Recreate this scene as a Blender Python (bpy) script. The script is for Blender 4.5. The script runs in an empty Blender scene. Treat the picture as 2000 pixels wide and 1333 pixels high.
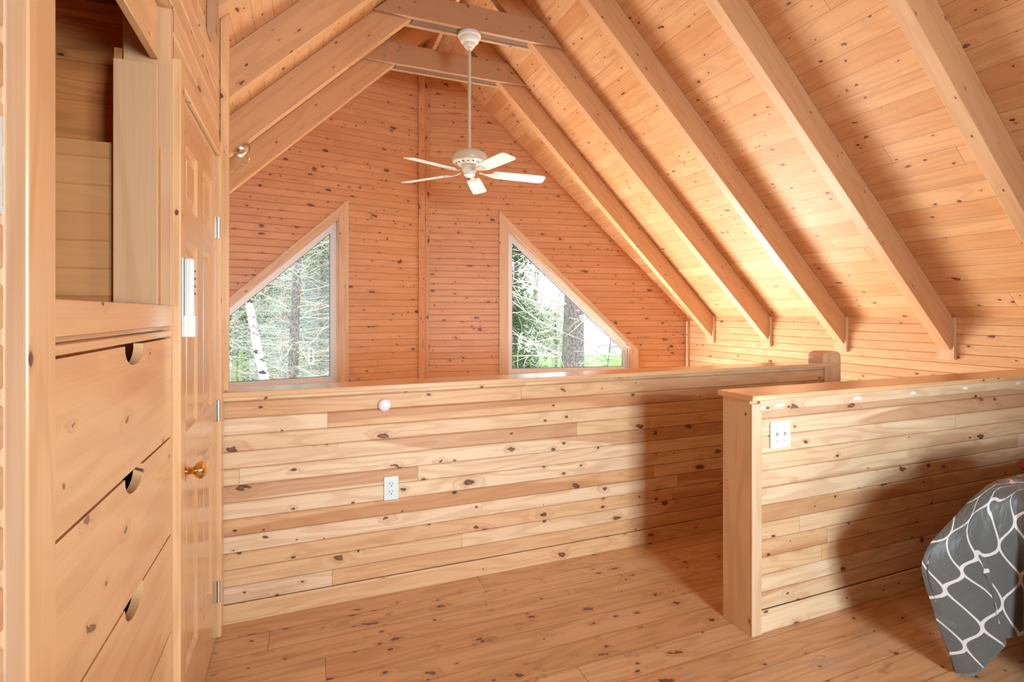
import bpy, bmesh, math, random
from mathutils import Vector, Matrix
random.seed(7)
R = math.radians
C = bpy.context.scene.collection
S = bpy.context.scene

# ------------------------------------------------------------------ camera
F, YAW, YH, CAMZ = 1025.5, 0.3765, 612.6, 1.37
cam = bpy.data.objects.new('camera', bpy.data.cameras.new('camera'))
C.objects.link(cam); S.camera = cam
cam.location = (0, 0, CAMZ)
cam.rotation_euler = (R(90), 0, -YAW)
cam.data.sensor_width = 36; cam.data.lens = F / 2000 * 36
cam.data.shift_y = -(666.5 - YH) / 2000
cam.data.clip_start = 0.02; cam.data.clip_end = 400

# ------------------------------------------------------------------ world, lights, exposure
W = bpy.data.worlds.new('world'); S.world = W; W.use_nodes = True
wn = W.node_tree.nodes; wl = W.node_tree.links
bg = wn['Background']
tc = wn.new('ShaderNodeTexCoord'); wno = wn.new('ShaderNodeTexNoise'); wno.inputs['Scale'].default_value = 2.2
wno.inputs['Detail'].default_value = 5
wr = wn.new('ShaderNodeValToRGB'); wr.color_ramp.elements[0].position = .38; wr.color_ramp.elements[1].position = .6
wr.color_ramp.elements[0].color = (.66, .82, 1, 1); wr.color_ramp.elements[1].color = (1, 1, 1, 1)
wl.new(tc.outputs['Generated'], wno.inputs['Vector']); wl.new(wno.outputs['Fac'], wr.inputs['Fac'])
wl.new(wr.outputs['Color'], bg.inputs['Color'])
bg.inputs['Strength'].default_value = 3.8
S.view_settings.view_transform = 'Standard'; S.view_settings.look = 'None'
S.view_settings.exposure = 0.0; S.view_settings.gamma = 1.0; S.view_settings.use_curve_mapping = False

def area(name, loc, target, sx, sy, power, col, spread=180):
    l = bpy.data.lights.new(name, 'AREA'); l.shape = 'RECTANGLE'; l.size = sx; l.size_y = sy
    l.energy = power; l.color = col; l.spread = R(spread)
    o = bpy.data.objects.new(name, l); C.objects.link(o); o.location = loc
    d = Vector(target) - Vector(loc); o.rotation_euler = d.to_track_quat('-Z', 'Y').to_euler()
    return o
# daylight that comes in through the tall ground-level windows under the loft's gable (left and right half)
area('daylight_gable_left', (0.15, 6.35, -0.95), (0.5, 2.5, 1.6), 2.2, 2.0, 215, (1.0, .96, .90))
area('daylight_gable_right', (3.05, 6.25, -0.95), (3.9, 4.9, 2.0), 1.8, 1.8, 265, (1.0, .98, .94), 125)
# daylight through the window in the wall behind the camera
area('daylight_rear_window', (1.42, -2.52, 1.55), (1.0, 2.6, 0.7), 0.95, 1.25, 98, (.74, .90, 1.0), 105)
# daylight through a window in the side wall behind the camera
area('daylight_side_window', (4.45, -1.2, 0.85), (-.35, 1.3, 1.0), 1.0, 0.7, 25, (.95, .97, 1.0), 100)

# ------------------------------------------------------------------ helpers
def tag(o, label=None, cat=None, group=None, kind=None):
    if label: o['label'] = label
    if cat: o['category'] = cat
    if group: o['group'] = group
    if kind: o['kind'] = kind
    return o
def empty(name, loc=(0, 0, 0), rz=0):
    o = bpy.data.objects.new(name, None); C.objects.link(o); o.location = loc; o.rotation_euler = (0, 0, rz)
    o.empty_display_size = .1
    return o
def finish(name, bm, m, parent=None, smooth=False, bevel=0):
    me = bpy.data.meshes.new(name); bm.to_mesh(me); bm.free()
    if smooth:
        for p in me.polygons: p.use_smooth = True
        me.set_sharp_from_angle(angle=R(38))
    me.materials.append(m)
    o = bpy.data.objects.new(name, me); C.objects.link(o)
    if parent:
        o.parent = parent; o.matrix_parent_inverse = Matrix.Identity(4)
        pl = parent
        off = Vector((0, 0, 0))
        M = Matrix.Identity(4)
        while pl: M = pl.matrix_basis @ M; pl = pl.parent
        me.transform(M.inverted())
    if bevel:
        b = o.modifiers.new('bevel', 'BEVEL'); b.width = bevel; b.segments = 2; b.limit_method = 'ANGLE'
    return o
def uvl(bm): return bm.loops.layers.uv.verify()
def planar_uv(bm, faces, u, v, off=(0, 0)):
    L = uvl(bm)
    for f in faces:
        for lp in f.loops: lp[L].uv = (lp.vert.co.dot(u) + off[0], lp.vert.co.dot(v) + off[1])
def add_box(bm, lo, hi, grain='x', M=None):
    lo = Vector(lo); hi = Vector(hi)
    vs = [bm.verts.new((x, y, z)) for x in (lo.x, hi.x) for y in (lo.y, hi.y) for z in (lo.z, hi.z)]
    idx = [((0, 1, 3, 2), 0), ((4, 6, 7, 5), 0), ((0, 4, 5, 1), 1), ((2, 3, 7, 6), 1), ((0, 2, 6, 4), 2), ((1, 5, 7, 3), 2)]
    L = uvl(bm); g = 'xyz'.index(grain); ro = random.random() * 20; rv = random.random() * 9
    for ids, ax in idx:
        f = bm.faces.new([vs[i] for i in ids])
        others = [a for a in range(3) if a != ax]
        if g in others: ua = g; va = [a for a in others if a != g][0]
        else: ua, va = others
        for lp in f.loops:
            lp[L].uv = (lp.vert.co[ua] + ro, lp.vert.co[va] + rv + ax * .37)
    if M:
        for v in vs: v.co = M @ v.co
    return vs
def box(name, lo, hi, m, parent=None, grain='x', bevel=.002, M=None):
    bm = bmesh.new(); add_box(bm, lo, hi, grain, M); return finish(name, bm, m, parent, bevel=bevel)
def add_prism(bm, pts, n, depth, u, v):
    """outline pts (3-D, planar) extruded by depth along -n"""
    a = [bm.verts.new(p) for p in pts]; b = [bm.verts.new(Vector(p) - Vector(n) * depth) for p in pts]
    fs = [bm.faces.new(a), bm.faces.new(b[::-1])]
    k = len(a)
    for i in range(k): fs.append(bm.faces.new([a[i], b[i], b[(i + 1) % k], a[(i + 1) % k]]))
    bmesh.ops.recalc_face_normals(bm, faces=fs)
    planar_uv(bm, fs, Vector(u), Vector(v), (random.random() * 20, random.random() * 9))
    return fs
def add_tube(bm, pts, rads, seg=8, cap=True):
    rings = []
    n = len(pts); P = [Vector(p) for p in pts]
    up = Vector((0, 0, 1)); tm = (P[-1] - P[0]).normalized() if (P[-1] - P[0]).length > 1e-6 else Vector((1, 0, 0))
    for i in range(n):
        t = (P[min(i + 1, n - 1)] - P[max(i - 1, 0)]).normalized()
        a = t.cross(up if abs(tm.z) < .8 else Vector((1, 0, 0)))
        if a.length < .05: a = t.cross(Vector((0, 1, 0)))
        a.normalize(); b = t.cross(a).normalized()
        r = rads[i] if hasattr(rads, '__len__') else rads
        rings.append([bm.verts.new(P[i] + (a * math.cos(2 * math.pi * k / seg) + b * math.sin(2 * math.pi * k / seg)) * r) for k in range(seg)])
    for i in range(n - 1):
        for k in range(seg):
            bm.faces.new([rings[i][k], rings[i][(k + 1) % seg], rings[i + 1][(k + 1) % seg], rings[i + 1][k]])
    if cap and seg > 2:
        bm.faces.new(rings[0][::-1]); bm.faces.new(rings[-1])
def add_lathe(bm, prof, seg=40, M=Matrix.Identity(4)):
    rings = []
    for r, z in prof:
        rings.append([bm.verts.new(M @ Vector((r * math.cos(2 * math.pi * k / seg), r * math.sin(2 * math.pi * k / seg), z))) for k in range(seg)])
    for i in range(len(rings) - 1):
        for k in range(seg):
            bm.faces.new([rings[i][k], rings[i][(k + 1) % seg], rings[i + 1][(k + 1) % seg], rings[i + 1][k]])
    bm.faces.new(rings[0][::-1]); bm.faces.new(rings[-1])

# ------------------------------------------------------------------ materials
def newmat(name):
    m = bpy.data.materials.new(name); m.use_nodes = True
    return m, m.node_tree.nodes, m.node_tree.links, m.node_tree.nodes['Principled BSDF']
def plain(name, col, rough=.5, metal=0, coat=0, noise=0, spec=.5):
    m, n, l, b = newmat(name)
    b.inputs['Base Color'].default_value = (*col, 1); b.inputs['Roughness'].default_value = rough
    b.inputs['Metallic'].default_value = metal; b.inputs['Coat Weight'].default_value = coat
    b.inputs['Specular IOR Level'].default_value = spec
    if noise:
        t = n.new('ShaderNodeTexNoise'); t.inputs['Scale'].default_value = 30
        g = n.new('ShaderNodeTexCoord'); l.new(g.outputs['Object'], t.inputs['Vector'])
        x = n.new('ShaderNodeMix'); x.data_type = 'RGBA'
        x.inputs[6].default_value = (*[c * (1 - noise) for c in col], 1); x.inputs[7].default_value = (*[min(1, c * (1 + noise)) for c in col], 1)
        l.new(t.outputs['Fac'], x.inputs[0]); l.new(x.outputs[2], b.inputs['Base Color'])
    return m
class NB:
    def __init__(s, m): s.n = m.node_tree.nodes; s.l = m.node_tree.links
    def math(s, op, a, b=None, c=None, clamp=False):
        x = s.n.new('ShaderNodeMath'); x.operation = op; x.use_clamp = clamp
        for i, v in enumerate((a, b, c)):
            if v is None: continue
            if isinstance(v, (int, float)): x.inputs[i].default_value = v
            else: s.l.new(v, x.inputs[i])
        return x.outputs[0]
    def comb(s, a, b, c=0.0):
        x = s.n.new('ShaderNodeCombineXYZ')
        for i, v in enumerate((a, b, c)):
            if isinstance(v, (int, float)): x.inputs[i].default_value = v
            else: s.l.new(v, x.inputs[i])
        return x.outputs[0]
    def wn(s, vec):
        x = s.n.new('ShaderNodeTexWhiteNoise'); x.noise_dimensions = '3D'; s.l.new(vec, x.inputs['Vector']); return x
    def noise(s, vec, scale=1, detail=3, rough=.55, dist=0):
        x = s.n.new('ShaderNodeTexNoise'); x.inputs['Scale'].default_value = scale; x.inputs['Detail'].default_value = detail
        x.inputs['Roughness'].default_value = rough; x.inputs['Distortion'].default_value = dist
        s.l.new(vec, x.inputs['Vector']); return x.outputs['Fac']
    def mix(s, f, a, b, mode='MIX'):
        x = s.n.new('ShaderNodeMix'); x.data_type = 'RGBA'; x.blend_type = mode
        for i, v in ((0, f), (6, a), (7, b)):
            if isinstance(v, (int, float)): x.inputs[i].default_value = v
            elif isinstance(v, tuple): x.inputs[i].default_value = (*v, 1)
            else: s.l.new(v, x.inputs[i])
        return x.outputs[2]
    def smooth(s, x, a, b, lo=0.0, hi=1.0):
        r = s.n.new('ShaderNodeMapRange'); r.interpolation_type = 'SMOOTHSTEP'
        s.l.new(x, r.inputs[0])
        for i, v in ((1, a), (2, b), (3, lo), (4, hi)):
            if isinstance(v, (int, float)): r.inputs[i].default_value = v
            else: s.l.new(v, r.inputs[i])
        return r.outputs[0]

PALE, MID, DEEP, KNOT = (.78, .53, .29), (.66, .385, .175), (.50, .23, .095), (.055, .012, .005)
def pine(name, w=.1, L=2.4, pale=PALE, mid=MID, deep=DEEP, var=1.0, knots=1.0, big=1.0, rough=.42, coat=.0, line=0.0, seed=0.0,
         objrand=False, grime=0, streak=.0, ring=1.0, bumps=.25, dash=0.0, linek=.85):
    m, n, l, b = newmat(name); q = NB(m)
    uv = n.new('ShaderNodeUVMap'); sp = n.new('ShaderNodeSeparateXYZ'); l.new(uv.outputs[0], sp.inputs[0])
    u, v = sp.outputs[0], sp.outputs[1]
    if objrand:
        oi = n.new('ShaderNodeObjectInfo'); u = q.math('MULTIPLY_ADD', oi.outputs['Random'], 31.0, u)
    row = q.math('FLOOR', q.math('DIVIDE', v, w))
    r1 = q.wn(q.comb(row, seed, 3.3)).outputs[0]
    us = q.math('MULTIPLY_ADD', r1, L * 7.3, u)
    seg = q.math('FLOOR', q.math('DIVIDE', us, L))
    rn = q.wn(q.comb(row, seg, seed + 1.7)); rv = rn.outputs[0]
    rs = n.new('ShaderNodeSeparateColor'); l.new(rn.outputs[1], rs.inputs[0])
    ru = q.math('MULTIPLY_ADD', rs.outputs[0], 53.0, u); rw = q.math('MULTIPLY_ADD', rs.outputs[1], 17.0, v)
    # --- knots: few large and many small
    def knot_layer(su, sv, size, frac, sd):
        wob = q.math('MULTIPLY_ADD', q.noise(q.comb(q.math('MULTIPLY', ru, 18), q.math('MULTIPLY', rw, 25), sd), 1, 3), .30, -.15)
        vc = q.comb(q.math('ADD', q.math('MULTIPLY', ru, su), wob), q.math('SUBTRACT', q.math('MULTIPLY', rw, sv), wob), 0)
        vo = n.new('ShaderNodeTexVoronoi'); vo.voronoi_dimensions = '2D'; vo.inputs['Scale'].default_value = 1
        l.new(vc, vo.inputs['Vector'])
        cs = n.new('ShaderNodeSeparateColor'); l.new(vo.outputs['Color'], cs.inputs[0])
        on = q.math('LESS_THAN', cs.outputs[0], frac)
        sz = q.math('MULTIPLY_ADD', cs.outputs[1], size * .8, size * .45)
        d = q.math('DIVIDE', vo.outputs['Distance'], sz)
        k = q.math('MULTIPLY', q.smooth(d, 1.0, .72), on)
        core = q.math('MULTIPLY', q.smooth(d, .62, .3), on)
        halo = q.math('MULTIPLY', q.smooth(d, 3.6, .8), on)
        return k, core, halo, cs.outputs[2]
    k1, c1, h1, t1 = knot_layer(3.2, 6.5, .085 * big, .30 * knots, 5.1)
    k2, c2, h2, t2 = knot_layer(8.0, 13.0, .095, .17 * knots, 9.4)
    if dash: k3, c3, h3, t3 = knot_layer(1.6, 24.0, .16, dash, 2.4)
    # --- grain
    warp = q.noise(q.comb(q.math('MULTIPLY', ru, .9), q.math('MULTIPLY', rw, 7.0), rv), 1, 2)
    field = q.math('ADD', q.math('MULTIPLY', warp, 9.0 * ring), q.math('MULTIPLY', q.math('ADD', h1, q.math('MULTIPLY', h2, .5)), 1.2))
    rings = q.math('MULTIPLY_ADD', q.math('SINE', q.math('MULTIPLY', field, 6.283)), .5, .5)
    rings = q.math('POWER', rings, 1.6)
    fine = q.noise(q.comb(q.math('MULTIPLY', ru, 2.5), q.math('MULTIPLY', rw, 190.0), rv), 1, 3, .6)
    blot = q.noise(q.comb(q.math('MULTIPLY', ru, .8), q.math('MULTIPLY', rw, 9.0), 4.4), 1, 3)
    base = q.mix(q.smooth(rv, .1, 1.0, .5 - .38 * var, .5 + .42 * var), pale, mid)
    col = q.mix(q.math('MULTIPLY', q.smooth(rings, .15, 1), .26), base, deep)
    col = q.mix(q.math('MULTIPLY', q.smooth(fine, .35, .8), .22), col, deep)
    col = q.mix(q.math('MULTIPLY', q.smooth(blot, .52, .78), .45 * var), col, deep)
    if streak:
        # heartwood band: darker red-brown region with a wavy edge on some boards
        hw = q.noise(q.comb(q.math('MULTIPLY', ru, .45), q.math('MULTIPLY', rw, 5.0), 8.8), 1, 1)
        hw = q.math('MULTIPLY', q.smooth(hw, .53, .56), q.math('LESS_THAN', rs.outputs[2], streak))
        col = q.mix(q.math('MULTIPLY', hw, .55), col, deep)
    col = q.mix(q.math('MULTIPLY', h1, .30), col, deep)
    col = q.mix(q.math('MULTIPLY', h2, .18), col, deep)
    kc = q.mix(t1, KNOT, (.14, .045, .02))
    col = q.mix(q.math('MULTIPLY', k1, .92), col, kc)
    col = q.mix(q.math('MULTIPLY', c1, .55), col, (.30, .14, .07))
    col = q.mix(q.math('MULTIPLY', k2, .85), col, KNOT)
    if dash: col = q.mix(q.math('MULTIPLY', k3, .75), col, (.15, .045, .02))
    if grime:
        g = q.noise(q.comb(q.math('MULTIPLY', u, 1.3), q.math('MULTIPLY', v, 1.9), 2.2), 1, 5, .6)
        col = q.mix(q.math('MULTIPLY', q.smooth(g, .56, .70), grime), col, (.42, .33, .26))
        sc = q.noise(q.comb(q.math('MULTIPLY', u, 9), q.math('MULTIPLY', v, 14.0), 6.2), 1, 4, .6)
        col = q.mix(q.math('MULTIPLY', q.smooth(sc, .62, .72), .45), col, (.22, .09, .04))
    if line:
        e = q.math('PINGPONG', v, w / 2.0)
        ln = q.smooth(e, line, line * .4)
        fu = q.math('PINGPONG', us, L / 2.0)
        lu = q.smooth(fu, line, line * .4)
        ln = q.math('MAXIMUM', ln, lu)
        col = q.mix(q.math('MULTIPLY', ln, linek), col, (.10, .035, .014))
    l.new(col, b.inputs['Base Color'])
    b.inputs['Roughness'].default_value = rough; b.inputs['Coat Weight'].default_value = coat
    b.inputs['Coat Roughness'].default_value = .18; b.inputs['Specular IOR Level'].default_value = .4
    if name == 'pine_ceiling_boards': b.inputs['Specular IOR Level'].default_value = .2
    bp = n.new('ShaderNodeBump'); bp.inputs['Strength'].default_value = bumps; bp.inputs['Distance'].default_value = .0012
    hh = q.math('SUBTRACT', fine, q.math('MULTIPLY', k1, .6)); l.new(hh, bp.inputs['Height']); l.new(bp.outputs[0], b.inputs['Normal'])
    return m

W_PL = .0745
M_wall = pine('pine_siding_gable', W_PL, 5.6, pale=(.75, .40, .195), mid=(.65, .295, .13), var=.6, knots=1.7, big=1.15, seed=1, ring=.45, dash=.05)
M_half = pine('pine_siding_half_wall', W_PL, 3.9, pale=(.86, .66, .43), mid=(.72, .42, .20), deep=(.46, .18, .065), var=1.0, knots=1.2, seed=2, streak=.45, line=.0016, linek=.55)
M_base = pine('pine_baseboard', 9, 40, pale=(.86, .66, .43), mid=(.72, .42, .20), deep=(.46, .18, .065), var=.8, knots=1.0, seed=2.5, objrand=True)
M_ceil = pine('pine_ceiling_boards', .135, 4.3, pale=(.76, .455, .235), mid=(.66, .335, .145), var=1.05, knots=1.1, big=.85, seed=3, line=.0016, ring=.8)
M_eave = pine('pine_siding_side_wall', W_PL, 4.1, pale=(.80, .51, .28), mid=(.68, .37, .175), var=.8, knots=.8, seed=4)
M_floor = pine('pine_floorboards', .137, 4.6, pale=(.74, .45, .245), mid=(.63, .34, .16), deep=(.34, .14, .055), var=.9, knots=1.5, big=.75, rough=.36, seed=5, line=.0016, grime=.65)
M_beam = pine('pine_beam', 9, 40, pale=(.72, .435, .23), mid=(.62, .34, .165), var=.4, knots=.5, big=.7, seed=6, objrand=True, ring=.5)
M_tie = pine('pine_collar_tie', 9, 40, pale=(.52, .31, .18), mid=(.44, .245, .13), var=.5, knots=.6, big=.7, seed=7, objrand=True, ring=.5)
M_trim = pine('pine_trim', 9, 40, pale=(.78, .56, .36), mid=(.68, .45, .26), var=.4, knots=.12, big=.6, seed=8, objrand=True, ring=.5)
M_cab = pine('varnished_pine_cabinet', 9, 40, pale=(.85, .54, .28), mid=(.77, .43, .19), var=.4, knots=.75, big=.6, rough=.28, coat=.4, seed=9, objrand=True, ring=.6)
M_cap = pine('varnished_pine_cap', 9, 40, pale=(.82, .54, .30), mid=(.74, .44, .22), var=.4, knots=.1, rough=.2, coat=.9, seed=13, objrand=True, ring=.5)
M_door = pine('varnished_pine_door', 9, 40, pale=(.78, .49, .25), mid=(.68, .39, .18), var=.4, knots=.1, rough=.22, coat=.7, seed=10, objrand=True, ring=.6)
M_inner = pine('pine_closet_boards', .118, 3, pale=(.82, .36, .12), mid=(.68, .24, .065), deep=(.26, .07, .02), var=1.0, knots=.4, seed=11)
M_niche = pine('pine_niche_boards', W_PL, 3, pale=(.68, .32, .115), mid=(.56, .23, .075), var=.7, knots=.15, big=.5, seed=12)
M_white = plain('white_enamel', (.82, .85, .80), .35)
M_ivory = plain('ivory_enamel', (.62, .58, .46), .35)
M_plate = plain('pale_plastic', (.72, .80, .76), .4)
M_slot = plain('dark_slot', (.03, .03, .03), .6)
M_brass = plain('brass', (.78, .52, .20), .18, 1)
M_nickel = plain('nickel', (.66, .63, .55), .25, 1)
M_steel = plain('steel_screw', (.45, .45, .44), .4, 1)
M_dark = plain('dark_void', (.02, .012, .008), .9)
M_vinyl = plain('white_vinyl', (.80, .79, .80), .4)
M_gasket = plain('black_gasket', (.03, .03, .04), .5)
M_oval = plain('pale_cream', (.90, .84, .76), .5)

# glass
M_glass, gn, gl, gb = newmat('window_glass')
gn.remove(gb); out = gn['Material Output']
tr = gn.new('ShaderNodeBsdfTransparent'); gs = gn.new('ShaderNodeBsdfGlossy'); gs.inputs['Roughness'].default_value = .02
fr = gn.new('ShaderNodeFresnel'); fr.inputs[0].default_value = 1.02
mx = gn.new('ShaderNodeMixShader'); gl.new(fr.outputs[0], mx.inputs[0]); gl.new(tr.outputs[0], mx.inputs[1]); gl.new(gs.outputs[0], mx.inputs[2])
gl.new(mx.outputs[0], out.inputs[0])

# ------------------------------------------------------------------ numbers of the room
XR, ZA, T, PL = 1.316, 4.237, .96, .28        # ridge x, underside of rafters at the ridge, roof slope, ceiling above underside
XE = 4.627                                     # side wall
XL = -.345                                     # cabinet and door wall
YC, K = 6.12, .185                             # prow of the gable wall and its angle
YB = -2.45                                     # wall behind the camera
XW = 2 * XR - XE                               # far left wall
def ceil_z(x): return ZA + PL - T * abs(x - XR)
def gab_y(x): return YC - K * abs(x - XR)

def panel(name, loops, udir, vdir, nrm, w, m, groove=.006, gw=.006, thick=.10, voff=0.0, uoff=0.0, parent=None):
    """board-clad wall: planar outline with holes, real V-grooves every w along vdir, and a back face"""
    u = Vector(udir).normalized(); v = Vector(vdir).normalized(); nn = Vector(nrm).normalized()
    bm = bmesh.new()
    for lp in loops:
        vs = [bm.verts.new(p) for p in lp]
        for i in range(len(vs)): bm.edges.new((vs[i], vs[(i + 1) % len(vs)]))
    bmesh.ops.triangle_fill(bm, use_beauty=True, use_dissolve=False, edges=bm.edges[:])
    ds = [p.co.dot(v) for p in bm.verts]; a, bq = min(ds), max(ds)
    if groove:
        k = math.ceil((a - voff) / w)
        while k * w + voff < bq:
            for d, dd in ((-gw, 0), (0, groove), (gw, 0)):
                h = k * w + voff + d
                if a + 1e-4 < h < bq - 1e-4:
                    geo = bm.verts[:] + bm.edges[:] + bm.faces[:]
                    bmesh.ops.bisect_plane(bm, geom=geo, plane_co=v * h, plane_no=v, dist=1e-5)
            k += 1
    for f in bm.faces:
        if f.normal.dot(nn) < 0: f.normal_flip()
    L = uvl(bm)
    for f in bm.faces:
        for lp in f.loops: lp[L].uv = (lp.vert.co.dot(u) + uoff, lp.vert.co.dot(v) - voff + 100 * w)
    if groove:
        for p in bm.verts:
            x = (p.co.dot(v) - voff) / w
            if abs(x - round(x)) * w < gw * .4: p.co = p.co - nn * groove
    for lp in loops:
        q = [Vector(p) for p in lp]; a_ = [bm.verts.new(p - nn * .001) for p in q]; b_ = [bm.verts.new(p - nn * thick) for p in q]
        for i in range(len(q)):
            j = (i + 1) % len(q); f = bm.faces.new([a_[i], a_[j], b_[j], b_[i]])
            for t in f.loops: t[L].uv = (t.vert.co.dot(u), t.vert.co.dot(nn) + t.vert.co.dot(v))
    bm2v = []
    es = []
    for lp in loops:
        vs = [bm.verts.new(Vector(p) - nn * thick) for p in lp]; bm2v += vs
        for i in range(len(vs)): es.append(bm.edges.new((vs[i], vs[(i + 1) % len(vs)])))
    r = bmesh.ops.triangle_fill(bm, use_beauty=True, use_dissolve=False, edges=es)
    for f in r['geom']:
        if isinstance(f, bmesh.types.BMFace):
            if f.normal.dot(nn) > 0: f.normal_flip()
    o = finish(name, bm, m, parent)
    return o

# ------------------------------------------------------------------ gable wall (two halves that meet in a prow)
ZF = -2.6
def gp(x, z): return (x, gab_y(x), z)
tagS = lambda o, lab=None: tag(o, lab, None, None, 'structure')
for side in (1, -1):
    X = lambda d: XR + side * d
    out_ = [gp(XR, ZF), gp(X(XE - XR + .05), ZF), gp(X(XE - XR + .05), ceil_z(XE) - .05 + .03), gp(XR, ceil_z(XR) + .03)]
    win = [gp(X(.974), .62), gp(X(2.534), .62), gp(X(2.534), .925), gp(X(.974), 2.40)]
    low = [gp(X(.35), -2.35), gp(X(2.75), -2.35), gp(X(2.75), -.15), gp(X(.35), -.15)]
    ud = Vector((1, -side * K, 0)).normalized(); nd = Vector((-side * K, -1, 0)).normalized()
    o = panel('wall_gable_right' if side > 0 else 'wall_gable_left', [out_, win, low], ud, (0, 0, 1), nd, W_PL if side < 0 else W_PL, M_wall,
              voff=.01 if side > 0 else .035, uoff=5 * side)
    tagS(o, 'knotty pine boarded %s half of the far gable wall' % ('right' if side > 0 else 'left'))
    # window: casing, vinyl frame, gasket line and pane
    wroot = empty('window_%d' % (1 if side < 0 else 2), gp(X(.974), .62)); wroot['kind'] = 'structure'
    wroot['label'] = '%s triangular gable window with view of %s' % (('left', 'a leaning birch and clapboard house') if side < 0 else ('right', 'a thick trunk over green lawn'))
    n_ = nd; f0 = .022
    def pt(d, z, off=0.0): return Vector(gp(X(d), z)) + n_ * off
    def bar(name, a, b, c, d, m, off, dep, grain):   # quad outline in (d,z)
        bm = bmesh.new(); g = (Vector(pt(*b)) - Vector(pt(*a))).normalized() if grain == 0 else (Vector(pt(*d)) - Vector(pt(*a))).normalized()
        add_prism(bm, [pt(*a, off), pt(*b, off), pt(*c, off), pt(*d, off)], n_, dep, g, g.cross(n_))
        return finish(name, bm, m, wroot, bevel=.0015)
    bar('casing', (.873, .60), (.974, .60), (.974, 2.40), (.873, 2.611), M_trim, f0, f0 - .001, 1)
    bar('casing', (.974, 2.40), (2.534, .925), (2.633, .911), (.873, 2.611), M_trim, f0 + .002, f0 + .001, 0)
    bar('casing', (2.534, .60), (2.633, .60), (2.633, .911), (2.534, .925), M_trim, f0, f0 - .001, 1)
    bar('window_sill', (.85, .585), (2.66, .585), (2.66, .62), (.85, .62), M_trim, .045, .12, 0)
    # jamb liner and vinyl frame
    def ring(name, m, i0, i1, off, dep):
        P = [(.974, .62), (2.534, .62), (2.534, .925), (.974, 2.40)]
        def inset(t):
            r = []
            k = len(P)
            for i in range(k):
                p0 = Vector(P[i - 1]); p1 = Vector(P[i]); p2 = Vector(P[(i + 1) % k])
                e1 = (p1 - p0).normalized(); e2 = (p2 - p1).normalized()
                n1 = Vector((-e1.y, e1.x)); n2 = Vector((-e2.y, e2.x))
                bis = (n1 + n2).normalized(); r.append(p1 + bis * (t / max(.3, bis.dot(n1))))
            return r
        A, B = inset(i0), inset(i1)
        bm = bmesh.new()
        for i in range(4):
            j = (i + 1) % 4
            g = (Vector(pt(*A[j])) - Vector(pt(*A[i]))).normalized()
            add_prism(bm, [pt(*A[i], off), pt(*A[j], off), pt(*B[j], off), pt(*B[i], off)], n_, dep, g, g.cross(n_))
        finish(name, bm, m, wroot); return B
    ring('jamb', M_trim, .0, .012, .0, .075)
    ring('frame', M_vinyl, .012, .045, -.055, .05)
    ring('sash', M_vinyl, .045, .07, -.07, .03)
    B = ring('gasket', M_gasket, .07, .075, -.078, .012)
    bm = bmesh.new(); add_prism(bm, [pt(*p, -.084) for p in B], n_, .006, ud, (0, 0, 1)); finish('pane', bm, M_glass, wroot)
    # lower window (below the loft), a plain wide frame
    lw = empty('window_%d' % (3 if side < 0 else 4), gp(X(1.5), -2.35)); lw['kind'] = 'structure'
    bm = bmesh.new()
    for a in (.35, 1.15, 1.95, 2.69):
        add_prism(bm, [pt(a, -2.35, -.03), pt(a + .06, -2.35, -.03), pt(a + .06, -.15, -.03), pt(a, -.15, -.03)], n_, .05, (0, 0, 1), ud)
    for z in (-2.35, -.21):
        add_prism(bm, [pt(.35, z, -.028), pt(2.75, z, -.028), pt(2.75, z + .06, -.028), pt(.35, z + .06, -.028)], n_, .055, ud, (0, 0, 1))
    finish('frame', bm, M_vinyl, lw)

# centre board and corner boards
bm = bmesh.new()
add_prism(bm, [(XR - .079, gab_y(XR - .079) - .022, ZF), (XR, YC - .022, ZF), (XR, YC - .022, 4.45), (XR - .079, gab_y(XR - .079) - .022, 4.45)], (0, -1, 0), .02, (0, 0, 1), (1, 0, 0))
add_prism(bm, [(XR + .001, YC - .022, ZF), (XR + .05, gab_y(XR + .05) - .022, ZF), (XR + .05, gab_y(XR + .05) - .022, 4.45), (XR + .001, YC - .022, 4.45)], (0, -1, 0), .02, (0, 0, 1), (1, 0, 0))
tagS(finish('trim_1', bm, M_wall, bevel=.0015), 'vertical centre board down the middle of the gable wall')
tagS(box('trim_2', (XE - .035, gab_y(XE) - .045, ZF), (XE - .001, gab_y(XE) - .012, 1.27), M_trim, grain='z'), 'narrow corner board where gable and side walls meet')

# ------------------------------------------------------------------ side wall, ceilings, floors, rear wall
o = panel('wall_right', [[(XE, YB - .1, ZF), (XE, 5.62, ZF), (XE, 5.62, ceil_z(XE) + .02), (XE, YB - .1, ceil_z(XE) + .02)]], (0, 1, 0), (0, 0, 1), (-1, 0, 0), W_PL, M_eave, voff=.02)
tagS(o, 'low pine boarded side wall under the right slope')
for side in (1, -1):
    X = lambda d: XR + side * d
    hs = XE - XR + .05
    ud = (0, 1, 0); vd = Vector((side, 0, -T)).normalized(); nd = Vector((-side * T, 0, -1)).normalized()
    lp = [(XR, YB - .1, ceil_z(XR)), (XR, YC + .12, ceil_z(XR)), (X(hs), gab_y(X(hs)) + .12, ceil_z(X(hs))), (X(hs), YB - .1, ceil_z(X(hs)))]
    tagS(panel('ceiling' , [lp], ud, vd, nd, .135, M_ceil, groove=.0, thick=.12), '%s slope of the pine boarded ceiling' % ('right' if side > 0 else 'left'))
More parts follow.
